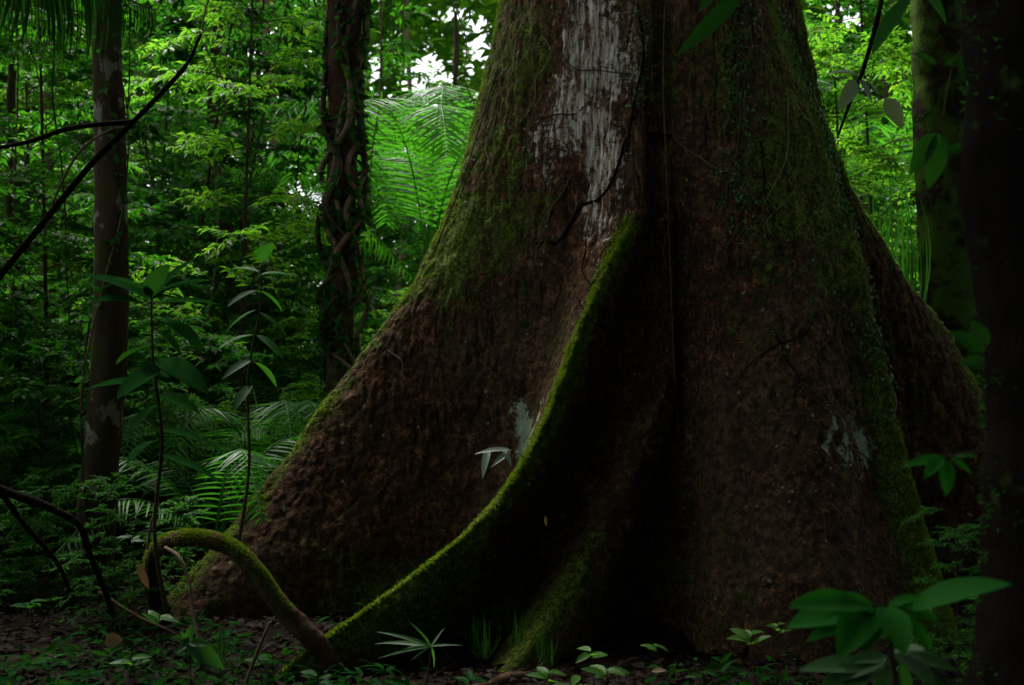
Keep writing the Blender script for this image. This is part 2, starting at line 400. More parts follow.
tracks = [
 ('L', 1, up(W([(502,-20,8.2),(489,50,8.2),(472,130,8.1),(443,215,7.95),(413,283,7.85),(382,330,7.75),(350,371,7.65),(318,415,7.52),(290,455,7.4),(258,495,7.25),(230,530,7.1),(192,572,6.9),(155,615,6.7),(128,650,6.55)]), 182)),
 ('F', 0, up([(-1.25,6.98,-.1),(-1.0,7.1,.3),(-.72,7.42,1.),(-.42,7.58,1.7),(-.1,7.62,2.5),(.08,7.66,3.3),(.18,7.6,4.2)], 215)),
 ('V', 0, up([(-.42,7.15,-.1),(-.25,7.25,.3),(.02,7.38,1.),(.25,7.42,1.7),(.44,7.37,2.4),(.55,7.3,3.2),(.58,7.28,4.2)], 245)),
 ('C', 1, up(W([(645,-20,7.2),(641,100,7.12),(637,190,7.02),(635,222,6.98),(617,250,6.9),(599,285,6.85),(580,330,6.77),(566,370,6.7),(550,410,6.6),(530,450,6.5),(512,482,6.4),(490,510,6.3),(455,544,6.17),(420,570,6.05),(385,595,5.93),(350,620,5.8),(318,642,5.7),(290,662,5.6)]), 262)),
 ('S', 0, up([(-.05,6.65,-.1),(.2,6.8,.3),(.54,7.12,1.),(.74,7.24,1.7),(.86,7.24,2.35),(.87,7.18,3.2),(.85,7.2,4.2)], 266)),
 ('D', 1, up(W([(668,200,7.24),(667,330,7.25),(662,390,7.1),(640,450,6.9),(603,520,6.62),(566,580,6.3),(530,635,5.98),(500,672,5.8)]), 269)),
 ('G', 0, up([(.9,6.95,-.1),(.98,7.05,.3),(1.05,7.22,1.),(1.05,7.31,1.7),(1.04,7.30,2.4),(1.04,7.2,3.2),(1.04,7.2,4.2)], 272)),
 ('M', 0, up([(1.10,6.2,-.1),(1.15,6.35,.3),(1.24,6.75,1.),(1.3,6.95,1.7),(1.33,7.05,2.4),(1.33,7.15,3.2),(1.33,7.22,4.2)], 285)),
 ('N', 0, up([(1.62,5.95,-.1),(1.68,6.1,.3),(1.75,6.55,1.),(1.74,6.85,1.7),(1.68,7.08,2.4),(1.6,7.25,3.2),(1.56,7.38,4.2)], 305)),
 ('Rr', 1, up(W([(772,-20,7.75),(800,60,7.65),(822,120,7.58),(842,185,7.5),(862,255,7.3),(876,320,7.15),(888,380,7.05),(903,450,6.9),(918,510,6.75),(932,560,6.6),(945,610,6.45),(955,650,6.3)]), 335)),
 ('H', 0, up([(2.6,7.9,-.1),(2.55,7.9,.3),(2.35,7.95,1.),(2.2,8.0,1.7),(2.05,8.0,2.4),(1.98,8.05,3.2),(1.97,8.05,4.2)], 350)),
 ('Q', 1, up(W([(798,-20,8.3),(812,60,8.3),(830,130,8.35),(852,190,8.4),(880,240,8.45),(908,283,8.5),(945,330,8.5),(985,400,8.4),(1030,470,8.3),(1080,540,8.2),(1130,590,8.1)]), 0)),
 ('B', 0, up([(2.5,9.0,-.1),(2.2,9.0,1.),(2.0,8.95,2.4),(1.85,8.9,4.2)], 38)),
 ('BF', 1, up([(2.2,11.3,-.1),(1.9,10.3,.7),(1.6,9.6,1.8),(1.4,9.35,4.2)], 65)),
 ('B2', 0, up([(1.1,9.5,-.1),(1.0,9.4,1.),(.95,9.3,4.2)], 92)),
 ('BG', 1, up([(-.5,11.2,-.1),(-.2,10.4,.6),(.2,9.6,1.6),(.5,9.2,4.2)], 118)),
 ('B3', 0, up([(-.6,8.5,-.1),(-.4,8.6,.6),(-.1,8.75,1.6),(.1,8.8,4.2)], 150)),
]
zs = np.concatenate([np.arange(-.45, 4.35, .0115), np.arange(4.35, TOP, .09)])
ctrl = []; names = []
kern = np.exp(-.5*(np.arange(-12, 13)/5.)**2); kern /= kern.sum()
for nme, tip, pts in tracks:
    P = track(pts, True)(zs)
    Pp = np.vstack([np.repeat(P[:1], 12, 0), P, np.repeat(P[-1:], 12, 0)])
    P = np.stack([np.convolve(Pp[:, q], kern, 'valid') for q in (0, 1)], -1)
    if tip:
        core = np.stack([np.full(len(zs), cx), np.full(len(zs), cy)], -1)
        bis = nrm(core-P); per = np.stack([bis[:, 1], -bis[:, 0]], -1)      # points to previous (clockwise) side
        th = {'C': .030, 'D': .10, 'L': .05, 'Rr': .12, 'Q': .07}.get(nme, .08)
        fz = np.clip((3.2-zs)/2.5, 0.12, 1)
        th = th*(np.clip((2.9-zs)/2., .3, 1) if nme in 'CD' else np.ones(len(zs))); th = th[:, None]; a = P+bis*(th*1.1*fz[:, None])
        ctrl.append(a-per*th); ctrl.append(P); ctrl.append(a+per*th); names += [nme+'-', nme, nme+'+']
    else:
        ctrl.append(P); names.append(nme)
ctrl = np.array(ctrl)                                  # (K, nz, 2)
# order check: side points must follow the direction of travel
for i, n_ in enumerate(names):
    if n_.endswith('-'):
        a, t_, b = ctrl[i], ctrl[i+1], ctrl[i+2]; prv = ctrl[i-1]
        if np.linalg.norm(a-prv, axis=1).mean() > np.linalg.norm(b-prv, axis=1).mean():
            ctrl[i], ctrl[i+2] = b.copy(), a.copy()
K = len(ctrl); rings = []; ridge = []; seg_id = []
low = (zs > 0) & (zs < 3.5)
for i in range(K):
    a, b, c, d = ctrl[i-1], ctrl[i], ctrl[(i+1) % K], ctrl[(i+2) % K]
    ln = np.linalg.norm(c-b, axis=1)[low].mean()
    vis = not (names[i].startswith('B') or names[i] == 'Q+')
    n = max(3, int(ln/(.0105 if vis else .06)))
    # centripetal-like tangents: limited by the neighbouring segment length
    lbc = np.linalg.norm(c-b, axis=1)[:, None]; lab = np.linalg.norm(b-a, axis=1)[:, None]; lcd = np.linalg.norm(d-c, axis=1)[:, None]
    tb = nrm(nrm(b-a)*lbc+nrm(c-b)*lab)*lbc*.9; tc = nrm(nrm(c-b)*lcd+nrm(d-c)*lbc)*lbc*.9
    for q in range(n):
        t = q/n
        rings.append(b*(2*t**3-3*t*t+1)+tb*(t**3-2*t*t+t)+c*(-2*t**3+3*t*t)+tc*(t**3-t*t)); seg_id.append(i+t)
RG = np.array(rings).transpose(1, 0, 2)                # (nz, n, 2)
nz, nn = RG.shape[:2]; seg_id = np.array(seg_id)
V = np.dstack([RG, np.broadcast_to(zs[:, None], (nz, nn))])
tan = np.roll(RG, -1, 1)-np.roll(RG, 1, 1); nor = nrm(np.stack([tan[..., 1], -tan[..., 0]], -1))
outc = RG-np.array([cx, cy])
if (nor*outc).sum(-1).mean() < 0: nor = -nor
st = np.array([1, 1, .35])
disp = .040*fbm(V*np.array([1.6, 1.6, .7]), 3, 1)+.024*fbm(V*np.array([7, 7, 2.8]), 4, 2)+.015*fbm(V*np.array([26, 26, 14]), 4, 3)
disp = disp+.017*(.5-np.abs(fbm(V*np.array([13, 13, 8.]), 3, 4)))-.014*np.clip(.16-np.abs(fbm(V*np.array([15, 15, 2.2]), 3, 54)), 0, 1)/.16
# vertical flutes on the front of the upper bole
zc_ = V[..., 2].copy(); fx_ = (V[..., 0]-.75)/.42; flute = np.exp(-fx_**2)*np.clip((V[..., 2]-1.9)/1., 0, 1)
disp = disp*np.clip(.55+zc_/2.2, .55, 1)
disp = disp+flute*.030*fbm(V*np.array([9, 2, .35]), 3, 8)-flute*.014*np.maximum(0, fbm(V*np.array([22, 3, .6]), 3, 18))
V[..., :2] += nor*disp[..., None]
px = V[..., 0]*FX/V[..., 1]+512; py = HZ-(V[..., 2]-CAMZ)*FX/V[..., 1]
front = np.clip((8.9-V[..., 1]), 0, 1)
def idx(n_): return names.index(n_)
def near(n_, s):                                       # closeness to a ridge line, in metres
    d = np.linalg.norm(V[..., :2]-ctrl[idx(n_)][:, None, :], axis=-1); return np.exp(-(d/s)**2)
def blob(x, y, sx, sy, rot=0):
    c, s = math.cos(R(rot)), math.sin(R(rot)); dx = px-x; dy = py-y
    return np.exp(-((dx*c+dy*s)/sx)**2-((-dx*s+dy*c)/sy)**2)
wob = fbm(V*5, 4, 31); px0, py0 = px, py
pxw = px+26*fbm(V*8, 4, 91); pyw = py+30*fbm(V*8, 4, 92)
zc = V[..., 2]
moss = near('C', .07)*1.4*np.clip((2.42-zc)/.45, 0, 1)+near('L', .12)*.4+near('Rr', .17)*(.5+.6*(zc < 1.4))+near('Q', .2)*.5+near('D', .12)*.45*(zc < .5)
moss = moss+.45*blob(520, 90, 48, 130)+.5*blob(470, 240, 60, 70)+.42*blob(790, 170, 60, 130)+.4*blob(690, 60, 50, 60)+.3*blob(500, 620, 160, 50)+.35*blob(400, 600, 90, 50)
moss = moss+.25*near('C', .35)*(px > ctrl[idx('C')][:, 0][:, None]*0+0)*np.clip((1.6-zc)/.8, 0, 1)+.34
moss = np.clip(moss+.25*wob, 0, 1.5)
px, py = pxw, pyw
pale = .95*blob(597, 60, 25, 125, 0)+.8*blob(558, 120, 34, 80, 25)+.65*blob(610, 170, 22, 70)+.5*blob(642, 30, 16, 70)+.40*blob(600, 240, 30, 60)+.25*blob(505, 60, 14, 60, 12)+.22*blob(690, 80, 24, 80)+.3*blob(590, 20, 50, 60)
pale = np.clip(pale, 0, 1)*front
moss = moss*(1-.8*np.clip(pale, 0, 1))
lich = 1.1*blob(524, 428, 20, 24)+.85*blob(828, 438, 8, 36)+.9*blob(858, 440, 14, 36)+.55*blob(640, 60, 12, 70)+.5*blob(548, 170, 24, 24)+.35*blob(745, 250, 14, 30)+.35*blob(874, 490, 8, 20)
lich = np.clip(lich, 0, 1.2)*(zc > .3); px, py = px0, py0
i = np.arange(nz-1)[:, None]; j = np.arange(nn)[None, :]
F = np.stack([i*nn+j, i*nn+(j+1) % nn, (i+1)*nn+(j+1) % nn, (i+1)*nn+j], -1).reshape(-1, 4)
# outward winding
giant = empty('buttress_tree', (cx, cy, 0), 0, 'giant rainforest tree with wide mossy buttress roots filling the middle of the view', 'tree')
loc = np.array([cx, cy, 0.])
tb_ = MB(); tb_.add((V-loc).reshape(-1, 3), F, None, .5)
trunk = tb_.build('trunk', M['giant'], giant, True, {'moss': moss, 'pale': pale, 'lichen': lich})
print('trunk verts', nz*nn)
# surface normals for scattering
dz = np.gradient(V, axis=0); dt = np.roll(V, -1, 1)-np.roll(V, 1, 1)
NRM = nrm(np.cross(dt, dz)); 
if (NRM[..., :2]*nor).sum(-1).mean() < 0: NRM = -NRM
FV = V.reshape(-1, 3); FN = NRM.reshape(-1, 3); 
def pick(weight, n):
    w = weight.ravel()*(FV[:, 2] < 4.3)*(FV[:, 2] > -.1); w = w/w.sum(); return rng.choice(len(w), n, p=w)
wv = np.clip(moss-.55+.5*fbm(V*9, 3, 44), 0, 1)**1.3
def moss_tufts(weight, n, s, name, parent, l=loc):
    k = pick(weight, n); O = FV[k]+rng.normal(0, .004, (n, 3))
    X = FN[k]+rng.normal(0, .6, (n, 3))+np.array([0, 0, .25]); m = MB()
    m.leaves(np.array([(0, -.5, 0), (0, .5, 0), (1, 0, .1)], float), [(0, 1, 2)], [], O-l-FN[k]*.002, X, rng.normal(0, 1, (n, 3)), s*rng.uniform(.5, 1.3, n), s*.35)
    return m.build(name, M['moss'], parent)
ms = moss_tufts(wv*(V[..., 1] < 8.9), 60000, .013, 'moss', trunk)
rid = near('C', .055)*np.clip((2.42-zc)/.15, 0, 1)
moss_tufts(rid*np.clip(.35+1.6*fbm(V*6, 3, 3), 0.04, 1), 60000, .016, 'ridge_moss', trunk)
moss_tufts((near('Rr', .11)*(zc < 1.3)+near('L', .07)*.6)*np.clip(.25+1.5*fbm(V*5, 3, 13), 0, 1), 22000, .014, 'ridge_moss', trunk)
# arching aerial root
ar = MB(); apts = [at(178, 625, 6.9), at(158, 592, 6.6), at(155, 558, 6.2), at(170, 541, 5.95), at(200, 537, 5.85), at(232, 546, 5.8), at(258, 570, 5.75), at(278, 598, 5.72), at(300, 622, 5.7), at(318, 640, 5.7), at(330, 660, 5.75)]
apts = np.array(apts)-loc
ar.tube(apts, [.06, .05, .036, .034, .040, .037, .046, .042, .052, .058, .07], 20, n=180, bump=.022, bs=11)
root = ar.build('aerial_root', M['rootmoss'], giant)
C_ = cr(apts, 400); k = rng.integers(60, 330, 16000); k = k[fbm(C_[k]*7, 3, 8)+rng.normal(0, .25, len(k)) > -.1]; k = np.resize(k, 16000); tm = MB()
th = rng.normal(0, .9, 16000); T_ = nrm(np.gradient(C_, axis=0)); sd = nrm(np.cross(T_, (0, 0, 1))); upv = np.cross(sd, T_)
nv = upv[k]*np.cos(th)[:, None]+sd[k]*np.sin(th)[:, None]
tm.leaves(np.array([(0, -.5, 0), (0, .5, 0), (1, 0, .1)], float), [(0, 1, 2)], [], C_[k]+nv*.044, nv+rng.normal(0, .6, nv.shape), rng.normal(0, 1, nv.shape), .009, .004)
tm.build('moss', M['moss'], root)
# surface roots snaking from the base
for pts, rr in (([at(590, 560, 6.7), at(548, 628, 6.0), at(505, 668, 5.6), at(440, 705, 5.25)], [.04, .04, .03, .015]),):
    P_ = np.array(pts); P_[1:, 2] = ground_z(P_[1:, 0], P_[1:, 1])+.004
    r_ = MB(); r_.tube(P_-loc, rr, 12, n=50, bump=.018, bs=12); r_.build('surface_root', M['rootmoss'], giant)

# ------------------------------------------------------------------ lianas and creepers on the big trunk
def surf(px_, py_, off=.01):
    d = (px-px_)**2+(py-py_)**2+(V[..., 1]-6.6)**2*8.
    k = d.argmin(); return FV[k]+FN[k]*off
def vine(name, pts, rad, mat, label, cat='vine', group=None, leaves=0, n=None, k=6, lm='creeper', ls=.03):
    P = np.array(pts); base = P[0].copy(); e = MB(); e.tube(P-base, rad, k, n=n or len(P)*6, bump=float(np.atleast_1d(rad).max())*.25, bs=30)
    o = e.build(name, M[mat]); o.location = tuple(base); tag(o, label, cat, group)
    if leaves:
        C = cr(P-base, 200); q = rng.integers(0, 200, leaves); l = MB()
        l.leaves(OV, [], OF, C[q], rng.normal(0, 1, (leaves, 3))+[0, -.5, -.3], rng.normal(0, .5, (leaves, 3))+[0, -1, .6], ls*rng.uniform(.6, 1.3, leaves), ls*.55)
        l.build('foliage', M[lm], o)
    return o
vine('vine', [surf(668, 2, .05), surf(668, 80, .05), surf(666, 160, .05), surf(668, 260, .04), surf(671, 350, .03), surf(676, 440, .02)], .0035, 'twigpale', 'thin pale straight liana hanging down the middle of the giant trunk')
vine('vine', [surf(x, y, .012) for x, y in ((674, 134), (655, 131), (630, 137), (622, 160), (612, 185), (598, 200), (582, 205), (572, 222), (560, 240), (535, 243))], .009, 'barkdk', 'black crooked creeper stem zigzagging across the pale bark of the giant trunk')
vine('vine', [surf(x, y, .012) for x, y in ((640, 0), (645, 50), (636, 100), (628, 150))], .008, 'barkdk', 'short dark climbing stem beside the pale bark streak near the top', leaves=26, ls=.035)
vine('vine', [surf(x, y, .012) for x, y in ((790, 95), (788, 150), (778, 180), (768, 200))], .004, 'twigpale', 'thin pale rootlet curving on the right shoulder of the giant trunk')
vine('vine', [surf(x, y, .012) for x, y in ((884, 368), (886, 385), (893, 396), (895, 408), (888, 420))], .005, 'twigpale', 'short curled tan rootlet on the right buttress above the mossy ridge')
vine('vine', [surf(x, y, .015) for x, y in ((388, 352), (402, 362), (403, 375), (412, 382))], .004, 'twigpale', 'small hooked rootlet on the left buttress flank')
# creepers with small round leaves
def creeper(label, spots, n, ls, mat='creeper'):
    P = np.array([surf(x, y, .015) for x, y in spots]); base = P[0].copy()
    o = empty('climbing_creeper', base, 0, label, 'creeper'); s = MB(); s.tube(P-base, .005, 5, n=60, bump=.002); s.build('stem', M['twig'], o)
    C = cr(P, 300); l = MB(); O = []; X = []; Z = []
    q = rng.integers(0, 300, n)
    for c in C[q]:
        t = c+rng.normal(0, .075, 3); dd = ((V-t)**2).sum(-1) if False else None
        O.append(t)
    O = np.array(O)
    # project onto the bark
    sub = FV[(FV[:, 2] < 4.3) & (FV[:, 1] < 8.8)][::7]; sn = FN[(FV[:, 2] < 4.3) & (FV[:, 1] < 8.8)][::7]
    for ii in range(len(O)):
        kk = ((sub-O[ii])**2).sum(1).argmin(); O[ii] = sub[kk]+sn[kk]*rng.uniform(.005, .04); Z.append(sn[kk]+rng.normal(0, .45, 3)+np.array([0, 0, .4]))
    l.leaves(OV, [], OF, O-base, rng.normal(0, .6, (n, 3))+[0, -.2, -.8], np.array(Z), ls*rng.uniform(.5, 1.3, n), ls*.7*rng.uniform(.7, 1.1, n))
    l.build('foliage', M[mat], o); return o
creeper('small-leaved green creeper running down the upper right side of the giant trunk', [(748, 0), (738, 60), (742, 120), (735, 180), (742, 235)], 380, .03)
creeper('leafy creeper clinging to the top right edge of the giant trunk', [(785, 0), (808, 70), (825, 120), (842, 180), (850, 230)], 620, .032)
creeper('green creeper patch above the mossy ridge of the right buttress', [(866, 270), (868, 310), (880, 340), (882, 380), (890, 420)], 200, .034)
creeper('double row of tiny leaves climbing beside the pale bark at the top', [(652, 0), (653, 30), (648, 70), (640, 100)], 110, .022)
creeper('scattered creeper seedlings on the olive left shoulder of the trunk', [(500, 60), (480, 130), (460, 190), (440, 240)], 70, .024)
creeper('sparse creeper low on the bare flank right of the central seam', [(745, 260), (752, 280), (758, 300)], 14, .03)

# ================================================================== GROUND
gx = np.concatenate([-np.geomspace(250, 6.2, 30), np.arange(-6, 6.01, .06), np.geomspace(6.2, 250, 30)])
gy = np.concatenate([-np.geomspace(250, 1.1, 24), np.arange(-1, 14, .06), np.geomspace(14.1, 250, 40)])
GX, GY = np.meshgrid(gx, gy); GZ = ground_z(GX, GY)
g_ = MB(); a, b = GX.shape
ii = np.arange(a-1)[:, None]; jj = np.arange(b-1)[None]
g_.add(np.dstack([GX, GY, GZ]).reshape(-1, 3), np.stack([ii*b+jj, ii*b+jj+1, (ii+1)*b+jj+1, (ii+1)*b+jj], -1).reshape(-1, 4))
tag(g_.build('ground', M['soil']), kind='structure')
# litter
n = 26000; lx = rng.uniform(-6, 5, n); ly = 3.2+9*rng.random(n)**1.5
O = np.stack([lx, ly, ground_z(lx, ly)+rng.uniform(.004, .03, n)], -1)
l = MB(); l.leaves(OV, [], OF, O, np.stack([rng.normal(0, 1, n), rng.normal(0, 1, n), rng.normal(0, .25, n)], -1), np.stack([rng.normal(0, .4, n), rng.normal(0, .4, n), np.ones(n)], -1), rng.uniform(.03, .11, n), rng.uniform(.015, .05, n))
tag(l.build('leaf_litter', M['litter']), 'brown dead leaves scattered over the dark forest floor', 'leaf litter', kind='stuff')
# low ground cover
n = 36000; lx = rng.uniform(-7, 6, n); ly = 4.6+9*rng.random(n)**1.2
den = fbm(np.stack([lx, ly, 0*lx], -1)*1.1, 3, 77) > .0
den &= (((lx-.5)/2.0)**2+((ly-6.4)/1.0)**2 > 1) | (rng.random(n) < .3)
lx, ly = lx[den], ly[den]; n = len(lx)
O = np.stack([lx, ly, ground_z(lx, ly)+rng.random(n)**2*.10], -1)
l = MB(); l.leaves(OV, [], OF, O, rng.normal(0, 1, (n, 3))*[1, 1, .3]+[0, 0, .25], rng.normal(0, .4, (n, 3))+[0, 0, 1], rng.uniform(.03, .12, n), rng.uniform(.008, .04, n))
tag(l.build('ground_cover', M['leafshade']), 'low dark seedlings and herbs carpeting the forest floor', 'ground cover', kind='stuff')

# ================================================================== OTHER TREES
def crown_mesh(g, cxy, z0, r, n, ls):
    l = MB(); cl = g.normal(0, 1, (40, 3)); cl = nrm(cl)*g.uniform(.3, 1, (40, 1))*[r, r, r*.45]+[cxy[0], cxy[1], z0+r*.3]
    k = g.integers(0, 40, n); O = cl[k]+g.normal(0, r*.16, (n, 3))
    l.leaves(T4v, T4f3, [], O, g.normal(0, 1, (n, 3))*[1, 1, .4], g.normal(0, .45, (n, 3))+[0, 0, 1], ls*g.uniform(.6, 1.2, n), ls*.5); return l
def tree(name, pts, rad, mat, label, crown=None, bump=.02, bs=6, k=24, n=120, group=None, cat='tree', moss=0):
    P = np.array(pts); base = P[0].copy(); base[2] = 0
    e = empty(name, base, 0, label, cat, group)
    t = MB(); t.tube(P-base, rad, k, n=n, bump=bump, bs=bs); tr = t.build('trunk', M[mat], e)
    if moss:
        C = cr(P-base, 400); rr = np.interp(np.linspace(0, 1, 400), np.linspace(0, 1, len(rad)), rad); q = rng.integers(0, 400, moss)
        th = rng.uniform(0, 6.283, moss); nv = np.stack([np.cos(th), np.sin(th), 0*th], -1)
        keep = fbm((C[q]+nv*rr[q, None])*6, 3, 5) > .05; q = q[keep]; nv = nv[keep]; m_ = len(q)
        mm = MB(); mm.leaves(np.array([(0, -.5, 0), (0, .5, 0), (1, 0, .1)], float), [(0, 1, 2)], [], C[q]+nv*rr[q, None], nv+rng.normal(0, .5, nv.shape), rng.normal(0, 1, nv.shape), .022, .008)
        mm.build('moss', M['leafdk'], tr)
    if crown:
        g = np.random.default_rng(int(abs(P[0][0]*100))+3)
        crown_mesh(g, (P[-1]-base)[:2], (P[-1]-base)[2], crown, 2600, .45).build('crown', M['leafdk'], e)
    return e
D = 7.6
ta = tree('slender_tree', [at(94, 640, D), at(97, 560, D), at(101, 480, D), at(108, 380, D), at(110, 300, D), at(108, 200, D), at(104, 100, D), at(100, 0, D), at(96, -300, D+.3), at(90, -900, D+.6)], [.15, .132, .122, .116, .112, .108, .10, .095, .09, .07], 'barkpale', 'slender grey-brown tree with pale lichen blotches at left', 2.2, .012, 9)
for q in range(3):
    g = np.random.default_rng(70+q); pts = []
    for y_ in np.linspace(560, -60, 12):
        a_ = q*2.1-.012*y_*(1 if q % 2 else -.7); c = at(104, y_, 7.6); pts.append(c+np.array([math.cos(a_), math.sin(a_), 0])*(.125+g.uniform(0, .02)))
    vine('vine', pts, [.008, .006, .004], ('twig', 'twigpale')[q % 2], 'leafy vine climbing round the slender lichen-blotched tree', 'vine', 'vines climbing the slender tree', leaves=70, lm='leafdk', ls=.075)
D = 10.4
tb2 = tree('vine_covered_tree', [at(338, 520, D), at(338, 420, D), at(341, 320, D), at(343, 240, D), at(340, 150, D), at(341, 80, D), at(343, 0, D), at(345, -300, D), at(340, -700, D)], [.115, .11, .11, .12, .135, .15, .165, .165, .14], 'barkred', 'reddish tree wrapped in twisting vines behind the left buttress slope', 3, .05, 3)
for q in range(9):
    ph = q*.9; g = np.random.default_rng(q); pts = []
    for y_ in np.linspace(-120, 420, 14):
        a_ = ph+y_*.010*g.uniform(.3, 1.5)*(1 if q % 2 else -1); rr = .155+g.uniform(-.02, .08)
        c = at(342, y_, 10.4); pts.append(c+np.array([math.cos(a_)*rr, math.sin(a_)*rr*1., 0]))
    vine('vine', pts, [.02, .028, .018], 'twig' if q % 2 else 'twigpale', 'woody vine coiling around the reddish tree behind the left buttress', 'vine', 'vines wrapped around the reddish tree', k=6, leaves=230, lm='leafdk', ls=.10)
D = 9.8
tree('mossy_tree', [at(962, 560, D), at(958, 430, D), at(952, 300, D), at(948, 200, D), at(945, 100, D), at(944, 0, D), at(940, -400, D), at(935, -900, D)], [.27, .25, .24, .235, .23, .22, .2, .15], 'barkmoss', 'mossy trunk standing just behind the right buttress edge', 2.5, .03, 5, moss=14000)
D = 3.1
tree('dark_tree', [at(1030, 860, D), at(1040, 685, D), at(1052, 560, D), at(1052, 420, D), at(1046, 300, D), at(1043, 150, D), at(1040, 0, D), at(1036, -300, D), at(1030, -1500, D), at(1030, -3000, D)], [.26, .215, .19, .175, .185, .185, .18, .175, .16, .14], 'barkdk', 'near black trunk cutting off the right edge of the view', 2.5, .045, 5, n=240, moss=5000)
# more slim trunks in the background, each a tree of its own
slim = [(45, 14, .09, 'dim slim trunk far left behind the leaning branch'), (218, 15, .10, 'brown slim trunk between the slender tree and the vine-wrapped tree'), (22, 11, .06, 'thin dark trunk at the left margin'), (268, 22, .12, 'distant thin trunk just left of the vine-wrapped tree'), (180, 20, .10, 'thin distant trunk right of the slender lichen-blotched tree'), (445, 19, .05, 'thin distant trunk behind the bright palm fronds'), (400, 26, .07, 'far grey trunk below the brightest gap in the leaves'), (862, 17, .05, 'thin pale trunk seen right of the giant tree'), (895, 24, .07, 'distant trunk in the gap between the giant and the mossy tree'), (140, 27, .15, 'far trunk in the leaves beside the slender tree'), (70, 22, .12, 'far dim trunk left of the slender tree')]
for q, (x_, D, r_, lab) in enumerate(slim):
    w = rng.normal(0, 11, 5)
    tree('young_tree', [at(x_+w[0], HZ+FX*1.35/D, D), at(x_+w[1], 300, D), at(x_+w[2], 150, D), at(x_+w[3], 0, D), at(x_+w[4], -300, D)], [r_, r_*.9, r_*.8, r_*.75, r_*.6], ('twigpale', 'twig', 'twig')[q % 3], lab, None, .02, 5, 12, 60, cat='tree')

# ================================================================== UNDERSTORY
print('understory')
protos = {
 'a': leafy(1, 7.5, 1.9, 44, 11, 14, .135, mleaf='leaf', low=.12, name='understory_tree'),
 'b': leafy(2, 6.5, 1.7, 42, 11, 15, .115, asp=.38, mleaf='leafyl', low=.12, name='understory_tree'),
 'c': leafy(3, 8.5, 2.2, 46, 11, 13, .16, asp=.45, mleaf='leafdk', low=.1, name='understory_tree'),
 'd': leafy(4, 2.6, 1.15, 28, 9, 12, .09, asp=.4, mleaf='leafdk', low=.1, name='shrub'),
 'e': leafy(5, 2.2, 1.0, 26, 9, 12, .11, asp=.5, mleaf='leaf', low=.1, name='shrub'),
 'f': leafy(6, 3.4, 1.3, 26, 8, 9, .19, asp=.36, droop=.5, mleaf='leafwax', low=.1, name='shrub'),
}
first = {k: True for k in protos}
for p_ in protos.values(): register(p_)
def put(k, px_, D, s, label, cat, group, rz=None):
    e = protos[k]
    if first[k]: first[k] = False
    else: e = copy_tree(protos[k])
    x_ = (px_-512)*D/FX
    if 240 < px_ < 362 and D > 10 and k in 'abc': s *= .45
    if 375 < px_ < 480 and D > 11 and k in 'abc': s *= .62
    e.location = (x_, D, float(ground_z(x_, D))); e.rotation_euler = (0, 0, rng.uniform(0, 6.28) if rz is None else rz); e.scale = (s, s, s)
    tag(e, label, cat, group); return e
KL = {'a': 'green broad-leaved understory tree', 'b': 'fresh yellow-green understory tree', 'c': 'dark large-leaved understory tree', 'd': 'dark small-leaved shrub', 'e': 'green rounded-leaf shrub', 'f': 'glossy drooping-leaf shrub'}
def row(kinds, xs, Ds, ss, where, group):
    for q, x_ in enumerate(xs):
        k = kinds[q % len(kinds)]; put(k, x_+rng.normal(0, 8), Ds[q % len(Ds)]*rng.uniform(.93, 1.07), ss*rng.uniform(.85, 1.15), KL[k]+' '+where, 'tree' if k in 'abc' else 'shrub', group)
# nearest belt on the left
row('ded', [-50, 5, 48, 140, 175], [6.7, 7.4, 7.0], .32, 'in the dark lower left corner near the bent branch', 'small dark shrubs at lower left')
row('de', [960, 1000], [5.2, 5.6], .28, 'behind the soft-focus broadleaf plant at lower right', 'small dark shrubs at lower right')
row('dded', [-60, 20, 60, 190, 130], [8.6, 9.6, 8.8], .75, 'in the near undergrowth around the slender tree', 'near undergrowth left of the giant tree')
row('ededdb', [-20, 40, 90, 150, 200, 240, 290, 320], [11, 12.5, 10.5], 1., 'in the undergrowth between slender tree and buttress', 'middle undergrowth left of the giant tree')
row('cacac', [-80, 30, 160, 60, 215], [10.5, 12, 13.5], .8, 'rising behind the slender tree on the left', 'understory trees behind the slender tree')
row('abacab', [0, 90, 170, 240, 290, 130], [16, 19, 17.5], .95, 'in the thicket left of the vine-wrapped tree', 'understory trees left of the vine-wrapped tree')
row('bab', [455, 500, 395], [18, 23, 20], .72, 'behind the bright palm beside the giant trunk', 'understory trees beside the giant trunk')
row('abcabcab', [-150, -40, 60, 150, 230, 300, 370, 440], [27, 31, 25], 1.25, 'in the far wall of forest on the left', 'far understory trees on the left')
row('aebaecb', [830, 880, 910, 850, 960, 900, 1010], [13, 15, 20, 24], .9, 'in the gap between giant trunk and mossy tree', 'understory right of the giant tree')
row('abab', [560, 640, 720, 790], [20, 24], 1., 'behind the giant trunk', 'understory behind the giant tree')
row('cacb', [1060, 1150, 1250, 1080], [12, 17, 9.5], .9, 'beyond the dark trunk at right edge', 'understory beyond the right edge')
row('cfca', [-180, -260, -330, -120], [9, 12, 15], .9, 'just past the left edge of the view', 'understory beyond the left edge')

